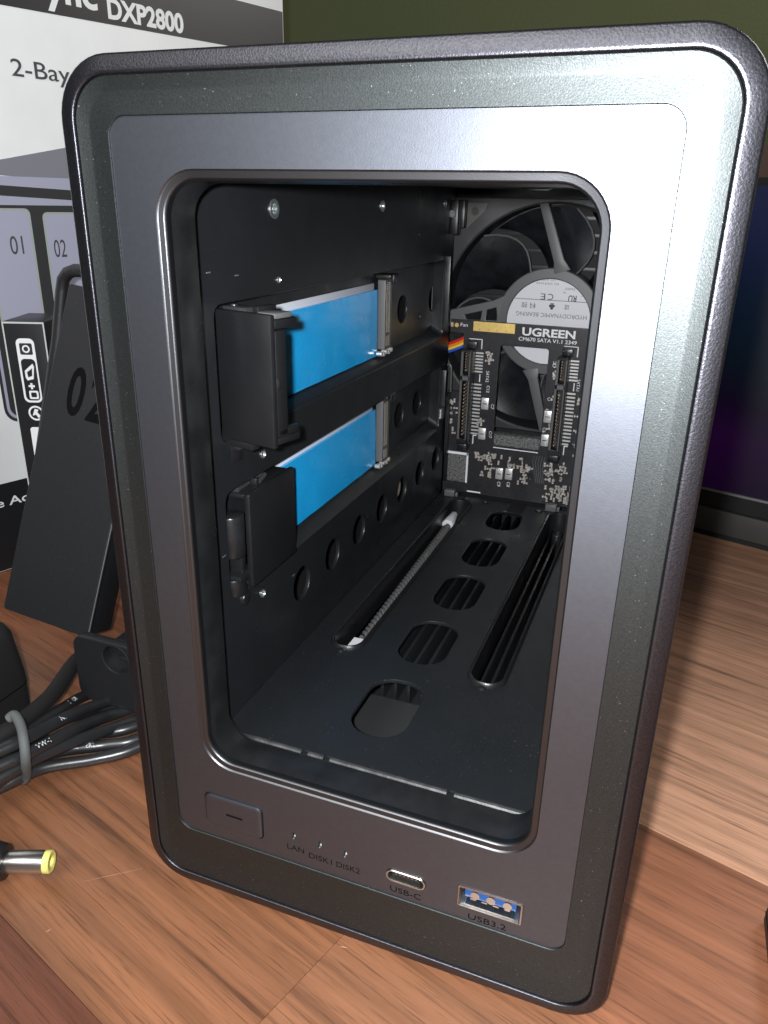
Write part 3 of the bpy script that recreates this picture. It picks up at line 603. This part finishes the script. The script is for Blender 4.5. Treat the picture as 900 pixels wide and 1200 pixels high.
silk('C21', 53.6 + 3, 80.5, None, 1.3, True); silk('C4', 56.9, 84.0, None, 1.3); silk('U1', 57.8, 98.6, None, 1.4); silk('C6', 56.2, 72.6, None, 1.3, True); silk('R1', 15.6, 76.0, None, 1.2); silk('V1', 15.6, 70.8, None, 1.1)
for x, z in ((31.6, 80.2), (31.2, 67.2), (57.9, 77.6), (57.7, 67.6), (39.9, 50.6), (44.0, 51.0)):
    cpt = obj('capacitor', MB().box(x - 1.6, x + 1.6, BY - 1.5, BY, z - 2.5, z + 2.5), 'tin', board, bevel=0.35)
    m_ = MB().box(x - 0.9, x + 0.9, BY - 1.56, BY - 1.5, z - 0.18, z + 0.18).box(x - 1.7, x - 1.5, BY - 1.56, BY - 1.5, z - 1.0, z + 1.0)
    obj('capacitor_mark', m_, 'matte', board)
silk('C9', 39.2, 46.6, None, 1.4, True); silk('C8', 43.3, 47.0, None, 1.4, True)
r2 = random.Random(11)
for x0, x1, z0, z1, n_ in ((29.0, 36.5, 55.0, 58.5, 9), (34, 49.5, 53.8, 58.6, 16), (32, 37.5, 48.5, 52.5, 6), (46.4, 53, 47.5, 55.5, 11), (58.5, 62.0, 50.5, 58.0, 9), (61.5, 67.5, 50, 58.5, 11), (59.5, 72, 41.5, 48.5, 26), (69.0, 71.5, 62, 86, 14), (16.5, 20.0, 65, 80.5, 7), (31.0, 34.6, 97.2, 101.2, 5), (57.0, 60.2, 93.0, 98.5, 6), (58.2, 61, 83.5, 87.5, 3), (28.8, 31.8, 71.0, 74.0, 3), (58.4, 61, 72, 75, 3), (73, 90, 45, 100, 40)):
    for k in range(int(n_ * 1.7)): smd(r2.uniform(x0, x1), r2.uniform(z0, z1), r2.random() < 0.6)
for x, z, wd, h in ((37.2, 55.6, 2.2, 2.0), (47.6, 56.5, 2.8, 2.4), (63.0, 57.2, 2.4, 2.6), (64.0, 52.6, 2.6, 2.4), (68.2, 66, 1.8, 2.4), (52.8, 51.0, 1.8, 1.6)): chip('matte', x, z, wd, h, 0.9)
for k, mm in comp.items(): obj('surface_components', mm, {'tan': 'tan', 'tin': 'tin', 'matte': 'matte'}[k], board, stuff=True)
for k in range(5):
    obj('copper_trace', MB().tube([(54.0 + k * 1.1, BY - 0.02, 60.2), (53.4 + k * 1.1, BY - 0.02, 57.5), (54.6 + k * 0.8, BY - 0.02, 53.0), (55.6 + k * 0.8, BY - 0.02, 48.5)], 0.16, 5), 'fan', board)
obj('silk_outline', MB().box(14.9, 25.6, SF - 0.03, BY, 56.5, 57.6).box(24.9, 25.7, SF - 0.03, BY, 44, 57.5).box(26.0, 32.0, SF - 0.03, BY, 40.0, 40.6).box(36.2, 55.2, SF - 0.03, BY, 61.4, 61.8), 'silk', board)
obj('foam_block', MB().box(15.2, 60, 197.0, 203.5, 41, 66.2), 'foam', nas, bevel=0.8)
br = obj('board_bracket', MB().box(15.0, 16.0, 186.5, 192.8, 82.2, 83.2).box(15.2, 16.6, 190.8, 192.8, 57, 83.2), 'black', nas)
obj('bracket_hook', MB().tube([(14.9, 191, 95.2), (16.2, 191, 95.0), (16.6, 191, 94.0), (16.8, 191, 84)], 0.45, 8), 'steel_grey', br)
hd = obj('hanger', MB().box(14.6, 17.5, 186, 190, 146, 158.5).box(18.0, 19.8, 187, 190, 148.5, 158.5), 'blackp', nas, bevel=0.4)
obj('hanger_pin', MB().cyl((15.4, 186.2, 153.5), (0, -1, 0), 1.3, 1.0, 14), 'fan', hd)
rb = obj('wire_ribbon', MB().box(9.5, 12.4, 194, 200, 97, 101.5), 'blackp', nas)
for k, mm in enumerate(('bluewire', 'yellowwire', 'orange', 'red')):
    z = 100.4 + k * 1.15
    obj('wire', MB().tube([(12.2, 199.2, z - 1.6), (14.2, 199, z - 0.8), (17.2, 199.2, z + 0.5), (19.2, 199.8, z + 1.6), (21.6, 201, z + 3.4), (24, 202, z + 6)], 0.62, 8), mm, rb)

# ================================================================ PRODUCT BOX
bd = Vector((0.33, 0.945, 0)).normalized(); bn = Vector((bd.y, -bd.x, 0)); b0 = Vector((-164.5, 110.7, 0))
BT = 181.0
BF = lambda a, b, c=0: b0 + bd * a + Vector((0, 0, b)) + bn * c          # a along the face, b up, c out of it
pbx = thing('product_box', 'tall white printed cardboard product box standing behind the storage enclosure', 'box', b0 + bd * 40 - bn * 60)
m_ = MB().box(-90, BT, 0.2, 290, -130, 0, lambda a, b, c: BF(a, b, c))
carton = obj('carton', m_, 'box', pbx, bevel=0.8)
def pr(name, pts, m, c=0.06):
    v, f = plate(pts, [], 0.1); return obj(name, MB().add(v, f, lambda a, b, cc=0: BF(a, b, c + cc)), m, pbx, smooth=False)
pr('black_band', [(-90, 221.0), (BT - 0.8, 224.6), (BT - 0.8, 243.5), (-90, 243.5)], 'boxblack')
pr('black_band', [(-90, 0.8), (BT - 0.8, 0.8), (BT - 0.8, 40.5), (-90, 40.5)], 'boxblack')
def btext(s, a, b, width, height, m, bold=0.0, c=0.13): text('lettering', s, BF(a, b, c), bd, (0, 0, 1), m, pbx, width=width, height=height, bold=bold, thick=0.04)
btext('NASync', 28.0, 227.6, 50.0, 10.5, 'box', 0.03)
btext('DXP2800', 82.5, 225.6, 37.5, 7.4, 'box', 0.035)
btext('2-Bay', 38.2, 199.6, 24.0, 6.2, 'ink', 0.004)
btext('e Accessories', 3.6, 30.2, 44, 4.0, 'box', 0.01)
# printed picture of the enclosure
pr('printed_top', [(14.5, 166.5), (28.6, 169.7), (56.0, 175.4), (92, 182), (92, 160.5), (14.5, 164.8)], 'p_grey', 0.05)
pr('printed_outline', rrect(14.0, 97, 66.0, 160.0, 6.5), 'p_dark', 0.08)
pr('printed_front', [p for p in rrect(15.2, 96, 67.2, 163.8, 5.6)], 'p_lav', 0.12)
pr('printed_groove', [(14.5, 161.0), (96, 157.6), (96, 153.6), (14.5, 157.2)], 'p_dark', 0.15)
pr('printed_bay', rrect(16.4, 90, 68.4, 153.2, 4.6), 'p_dark', 0.15)
for a, b, z in ((18.6, 37.4, 152.0), (42.4, 61.6, 150.6), (66, 85, 150)):
    pr('printed_tray_edge', rrect(a, b, 77, z, 2.2, 4), 'p_line', 0.20)
    pr('printed_tray', rrect(a + 0.9, b - 0.9, 77.6, z - 0.9, 1.6, 4), 'p_lav', 0.25)
for s, a in (('01', 27.2), ('02', 45.6)): btext(s, a, 134.6 if s == '01' else 132.8, 5.4, 7.4, 'ink', 0.0, 0.31)

# ================================================================ ACCESSORY BOX
a0 = Vector((-137.0, 108.6, 0)); au = Vector((0.932, 0.36, 0)).normalized(); an = Vector((au.y, -au.x, 0))
AFN = lambda a, b, c=0: a0 + au * a + Vector((0, 0, b)) + an * c
acc = thing('accessory_box', 'slim black accessory box with white pictogram labels in front of the white box', 'box', a0 + au * 8 - an * 12)
AW, AH = 16.0, 112.6
obj('carton', MB().box(0, AW, 0.1, AH, -24, 0, AFN), 'boxblack', acc, bevel=0.3)
for pts in ([(0.1, AH - 0.7), (AW - 0.1, AH - 0.7), (AW - 0.1, AH - 0.05), (0.1, AH - 0.05)], [(0.05, 1), (0.55, 1), (0.55, AH - 0.7), (0.05, AH - 0.7)], [(AW - 0.6, 1), (AW - 0.1, 1), (AW - 0.1, AH - 0.7), (AW - 0.6, AH - 0.7)]):
    v, f = plate(pts, [], 0.06); obj('worn_edge', MB().add(v, f, lambda a, b, c=0: AFN(a, b, 0.03 + c)), 'card_edge', acc)
def ap(name, outer, m, holes=(), c=0.05):
    v, f = plate(outer, holes, 0.06); return obj(name, MB().add(v, f, lambda a, b, cc=0: AFN(a, b, c + cc)), m, acc, smooth=False)
ap('pictogram_label', rrect(4.2, 11.2, 81.5, 106.4, 2.0, 4), 'silk', [rrect(5.0, 10.6, 82.3, 98.6, 1.6, 4)])
ap('pictogram', rrect(5.4, 10.2, 100.2, 104.6, 0.5, 2), 'p_dark', [], 0.10)
ap('pictogram', circ(7.8, 102.4, 1.5, 16), 'silk', [circ(7.8, 102.4, 0.9, 14)], 0.15)
ap('pictogram', [(6.0, 94.0), (9.4, 96.8), (9.8, 95.6), (9.0, 90.8), (6.6, 90.2), (6.0, 91.4)], 'silk', [[(6.8, 93.4), (9.0, 95.0), (8.6, 92.0), (7.0, 91.4)]])
ap('pictogram', [(7.4, 89.2), (8.2, 89.2), (8.2, 88.4), (9.0, 88.4), (9.0, 87.6), (8.2, 87.6), (8.2, 86.8), (7.4, 86.8), (7.4, 87.6), (6.6, 87.6), (6.6, 88.4), (7.4, 88.4)], 'silk')
ap('pictogram', rrect(6.4, 10.0, 82.9, 86.2, 0.5, 2), 'silk', [rrect(7.1, 9.3, 83.6, 85.5, 0.4, 2)])
ap('recycling_mark', circ(7.9, 77.2, 3.0, 24), 'silk', [circ(7.9, 77.2, 2.3, 20)])
ap('recycling_mark', [(6.4, 76.2), (7.6, 79.0), (9.0, 78.6), (8.4, 77.6), (9.6, 76.0), (8.6, 75.2), (7.8, 76.6)], 'silk')
ap('pictogram_label', rrect(4.6, 11.4, 57.5, 71.5, 1.2, 4), 'silk')

# ================================================================ DRIVE TRAYS
tb = Vector((-102.2, 57.0, 23.6)); tr_ = Vector((-67.8, 58.0, 19.2)); tt = Vector((-91.6, 95.0, 130.2))
tu = (tr_ - tb); TW = tu.length; tu.normalize()
tv = (tt - tb); tv = (tv - tu * tv.dot(tu)); TH = tv.length; tv.normalize(); tn = tu.cross(tv)         # tn points to the viewer
if tn.y > 0: tn = -tn
TF = lambda a, b, c=0: tb + tu * a + tv * b + tn * c
tray = thing('drive_tray', 'black drive tray with engraved number 02 leaning upright beside the enclosure', 'drive tray', TF(TW / 2, 0, -5), 'removed drive trays')
v, f = plate(rrect(0, TW, 0, TH, 1.0, 3), [], 2.4, 0.25)
obj('face_plate', MB().add(v, f, lambda a, b, c=0: TF(a, b, c - 1.2)), 'tray', tray)
obj('plate_edge', MB().box(TW - 0.02, TW + 0.28, 0.5, TH - 1, -0.75, -0.3, TF), 'edge', tray)
obj('plate_edge', MB().box(-0.10, 0.02, 0.5, TH - 1, -0.5, -0.3, TF), 'p_grey', tray)
obj('tray_body', MB().box(1.5, TW - 0.3, 0.3, TH - 2, -13.5, -2.5, TF), 'tray', tray, bevel=0.4)
text('engraved_number', '0', TF(8.0, 71.6, 0.0), tu, tv, 'engrave', tray, width=6.6, height=16.5, bold=0.02, thick=0.05)
text('engraved_number', '2', TF(16.6, 71.2, 0.0), tu, tv, 'engrave', tray, width=6.6, height=16.5, bold=0.02, thick=0.05)
lp = [Vector(p) for p in ((-112.5, 92, 62), (-104.6, 102, 109), (-101.6, 104, 126), (-100.6, 104.4, 130), (-98.4, 104.6, 132.2), (-95.4, 104.6, 133.2), (-70, 104.4, 133.6), (-66, 104, 130), (-66, 101, 100), (-68, 92, 62))]
obj('handle_loop', MB().tube(lp, 2.2, 12), 'tray', tray)
obj('loop_crossbar', MB().tube([(-112.5, 92, 62), (-68, 92, 62)], 1.6, 10), 'tray', tray)

# second tray, lying flat under the first on top of the cable
tray2 = thing('drive_tray', 'black drive tray with a round recess in its side, lying flat under the leaning tray', 'drive tray', (-32, 80, 5.8), 'removed drive trays')
v, f = plate(rrect(-61, -3, 5.8, 29.6, 4.2, 6), [circ(-44.6, 24.2, 4.9, 28)], 3.4, 0.5)
obj('side_plate', MB().add(v, f, XZ(46.7)), 'tray', tray2)
m_ = MB(); m_.loft([[(-44.6 + r * math.cos(2 * math.pi * i / 28), y, 24.2 + r * math.sin(2 * math.pi * i / 28)) for i in range(28)] for r, y in ((5.2, 44.98), (5.0, 44.86), (4.75, 45.0), (4.7, 48.0))], cap1=True)
obj('recess_ring', m_, 'tray', tray2, ang=40)
obj('recess_clip', MB().box(-45.6, -41.0, 46.4, 48.0, 23.4, 24.6), 'lip', tray2, bevel=0.3)
obj('tray_floor', MB().box(-60, -4, 48.5, 130, 6.2, 18.4), 'tray', tray2, bevel=0.6)

# ================================================================ POWER ADAPTER, CABLE, PLUG
ad = thing('power_adapter', 'rounded black power adapter brick standing beside the coiled cable', 'adapter', (-100, 23, 0))
def ar(ins, z): return [(p[0], p[1], z) for p in rrect(-128 + ins, -71.5 - ins, 8 + ins, 37.5 - ins, 5)]
obj('housing', MB().loft([ar(1.5, 0.1), ar(0.6, 0.9), ar(0.2, 3), ar(0, 18), ar(1.2, 32.5), ar(2.2, 35.2), ar(4.2, 36.4)], cap0=True, cap1=True), 'matte', ad, ang=40)
obj('seam', MB().loft([ar(-0.12, 15.0), ar(-0.12, 15.5)]), 'engrave', ad)
obj('top_label', MB().box(-122, -80, 14, 31.5, 36.4, 36.55), 'p_lav', ad)
obj('edge_strip', MB().box(-73.0, -72.6, 14, 31, 29.0, 29.5), 'card_edge', ad)
cbl = thing('power_cable', 'bundle of coiled black power cable strands held by a grey tie', 'cable', (-50, 10, 0))
def smooth_path(P, n=10):
    P = [Vector(p) for p in P]; out = []
    for i in range(len(P) - 1):
        p0 = P[max(i - 1, 0)]; p1 = P[i]; p2 = P[i + 1]; p3 = P[min(i + 2, len(P) - 1)]
        for k in range(n):
            t = k / n; out.append(0.5 * ((2 * p1) + (p2 - p0) * t + (2 * p0 - 5 * p1 + 4 * p2 - p3) * t * t + (3 * p1 - p0 - 3 * p2 + p3) * t ** 3))
    return out + [P[-1]]
CABLES = [(2.5, [(-60.0, 78.0, 3.2), (-65.6, 66.2, 8.0), (-67.6, 54.2, 14.0), (-58.7, 31.5, 16.0), (-56.4, 17.6, 17.0), (-55.8, 9.5, 18.0), (-60.0, -15.2, 17.1), (-90.7, -49.8, 18.6)]), (1.8, [(-14.0, 110.0, 2.4), (-18.0, 76.0, 2.4), (-51.0, 62.3, 2.6), (-61.2, 50.3, 4.0), (-56.7, 31.9, 11.0), (-55.5, 17.6, 14.0), (-56.4, 9.4, 15.0), (-65.1, -15.3, 14.0), (-104.0, -49.7, 15.4)]), (1.85, [(-16.0, 110.0, 2.4), (-20.0, 76.0, 2.4), (-44.2, 57.2, 2.6), (-52.8, 45.2, 4.0), (-51.8, 36.9, 8.0), (-50.1, 26.8, 13.0), (-50.4, 12.9, 16.0), (-51.9, 5.5, 17.0), (-62.8, -18.8, 16.3), (-105.7, -52.5, 18.2)]), (1.85, [(-18.0, 110.0, 2.4), (-22.0, 76.0, 2.4), (-39.6, 57.1, 2.6), (-47.0, 45.1, 3.4), (-47.5, 35.5, 7.0), (-46.8, 24.5, 11.0), (-48.7, 10.6, 13.0), (-50.3, 3.4, 14.0), (-61.7, -20.8, 13.4), (-105.3, -54.3, 15.4)]), (1.85, [(-20.0, 110.0, 2.4), (-24.0, 76.0, 2.4), (-34.3, 56.2, 2.6), (-40.4, 44.2, 3.0), (-44.8, 25.3, 8.0), (-48.4, 12.7, 10.0), (-49.9, 2.3, 11.0), (-59.5, -22.3, 9.4), (-99.8, -56.7, 9.6)]), (1.8, [(-22.0, 110.0, 2.4), (-26.0, 76.0, 2.4), (-29.4, 48.4, 2.6), (-34.3, 36.4, 3.0), (-42.2, 30.5, 3.0), (-49.1, 22.5, 5.0), (-52.6, 13.3, 7.0), (-52.2, 3.9, 8.0), (-57.1, -20.9, 6.6), (-89.2, -55.6, 7.4)]), (1.8, [(-24.0, 110.0, 2.4), (-28.0, 76.0, 2.4), (-28.0, 46.0, 2.6), (-32.5, 34.0, 2.1), (-40.1, 26.0, 2.1), (-49.3, 15.7, 4.0), (-53.5, 4.5, 5.0), (-68.2, -18.8, 3.1), (-118.0, -50.8, 2.8)]), (1.7, [(-21.2, 113.0, 4.8), (-25.2, 79.0, 4.8), (-42.8, 60.1, 5.0), (-50.2, 48.1, 5.8), (-50.7, 38.5, 9.4), (-50.0, 27.5, 13.4), (-51.9, 13.6, 15.4), (-53.5, 6.4, 16.4), (-64.9, -17.8, 15.8), (-108.5, -51.3, 17.8)]), (1.7, [(-26.5, 113.4, 3.0), (-30.5, 79.4, 3.0), (-33.9, 51.8, 3.2), (-38.8, 39.8, 3.6), (-46.7, 33.9, 3.6), (-53.6, 25.9, 5.6), (-57.1, 16.7, 7.6), (-56.7, 7.3, 8.6), (-61.6, -17.5, 7.2), (-93.7, -52.2, 8.0)])]
def on_cable(path, s0_, body, height, r, angle, m):
    v, f = text_geo(body, None, height, 0.02); L_ = [0]
    for a, b in zip(path[:-1], path[1:]): L_.append(L_[-1] + (b - a).length)
    def fn(x, y, z):
        s_ = s0_ - x; k = 0
        while k < len(L_) - 2 and L_[k + 1] < s_: k += 1
        t = (path[k + 1] - path[k]).normalized(); p = path[k] + t * (s_ - L_[k])
        up = (Vector((0, 0, 1)) - t * t.z).normalized(); sd = up.cross(t)
        if sd.x * 0.73 - sd.y * 0.64 < 0: sd = -sd
        an_ = angle - y / r
        return p + (up * math.cos(an_) + sd * math.sin(an_)) * (r + 0.05 + z)
    return obj('lettering', MB().add(v, f, fn), m, cbl, smooth=False)
for i, (r, pts) in enumerate(CABLES):
    p = smooth_path(pts); obj('strand', MB().tube(p, r, 14), 'matte' if i == 0 else 'cable', cbl)
    tx = {2: (104, 'NM   18AWG   1   A', 1.9), 3: (112, 'RI    VW-1', 1.8), 5: (100, 'WN   UNIL    cRL', 1.7), 1: (104, '1   OR', 1.8)}.get(i)
    if tx: on_cable(p, tx[0], tx[1], tx[2] * 0.8, r, math.radians(58), 'silk')
obj('tie', MB().tube(smooth_path([(-54.8, 12.4, 22.0), (-53.3, 13.2, 23.0), (-49.5, 11.4, 22.0), (-45.9, 8.5, 20.0), (-45.0, 7.2, 15.0), (-49.4, 10.1, 6.0), (-51.7, 10.6, 3.0), (-56.8, 13.2, 2.0)]), 1.35, 12), 'tie', cbl)
plg = thing('barrel_plug', 'silver barrel power plug with a yellow tip on a black grip', 'plug', (-34, -16, 0))
pe = Vector((-21.2, -10.6, 5.2)); pa = Vector((-0.926, -0.377, 0)).normalized()
obj('barrel', MB().cyl(pe + pa * 1.5, pa, 2.75, 9.6, 32), 'silver', plg, bevel=0.15)
tp = MB(); u_ = Vector((0, 0, 1)); w_ = pa.cross(u_)
tp.loft([[pe + pa * h + (u_ * math.cos(2 * math.pi * i / 32) + w_ * math.sin(2 * math.pi * i / 32)) * r for i in range(32)] for h, r in ((6, 1.3), (0.2, 1.3), (0, 1.6), (0, 2.5), (0.25, 2.75), (1.5, 2.76))])
obj('insulating_tip', tp, 'yellow', plg, ang=40)
obj('grip', MB().cyl(pe + pa * 11.0, pa, 4.2, 3.0, 32, 4.9).cyl(pe + pa * 14.0, pa, 5.1, 26, 32, 4.6), 'blackp', plg, bevel=0.4)
obj('cord', MB().tube(smooth_path([pe + pa * 38, pe + pa * 60 + Vector((0, 0, -2)), pe + pa * 90 + Vector((0, 20, -3)), pe + pa * 130 + Vector((0, 60, -3))]), 1.9, 12), 'cable', plg)

# ================================================================ MONITOR, BOARD, DARK SLAB
m0 = Vector((122.0, 290.0, 0)); mu = Vector((0.95, -0.31, 0)).normalized(); mn = Vector((mu.y, -mu.x, 0))
MF = lambda a, b, c=0: m0 + mu * a + Vector((0, 0, b)) + mn * c
mon = thing('monitor', 'black monitor showing a dark blue and purple screen behind the enclosure', 'monitor', MF(90, 0, -20))
obj('housing', MB().box(-60, 260, 4.0, 170.5, -9, -0.6, MF), 'matte', mon, bevel=0.6)
obj('screen', MB().box(-56, 256, 25.2, 167.0, -0.58, -0.2, MF), 'screen', mon)
obj('lower_trim', MB().box(-58, 258, 24.0, 25.1, -0.5, 0.8, MF), 'trim', mon)
obj('bezel_strip', MB().box(-58, 258, 15.8, 23.9, -0.55, 0.2, MF), 'matte', mon)
obj('lower_bar', MB().box(-60, 260, 3.2, 15.4, -0.55, 2.6, MF), 'steel_grey', mon, bevel=0.5)
obj('stand_foot', MB().box(-50, 250, 0.0, 3.2, -50, 0.8, MF), 'matte', mon)
ORG[0] = Vector((0, 0, 0)); brd = obj('wooden_board', MB().box(-300, 700, -10, 12, 0, 196), 'brown', None)
brd.location = Vector((0, 470, 0)) * S; brd['label'] = 'brown wooden board standing on the desk behind the monitor'; brd['category'] = 'board'
slab = thing('black_case', 'flat black case lying on the bare desk beyond the enclosure shadow', 'case', (160, 20, 0))
obj('body', MB().add(*plate([(142.8, 42.0), (196, 52.0), (205, -40), (143.6, -40)], [], 5.0, 0.6), XY(2.6)), 'tray', slab)
obj('lid_seam', MB().add(*plate([(142.7, 42.15), (196.1, 52.2), (205.1, -40.1), (143.5, -40.1)], [], 0.3), XY(3.4)), 'engrave', slab)
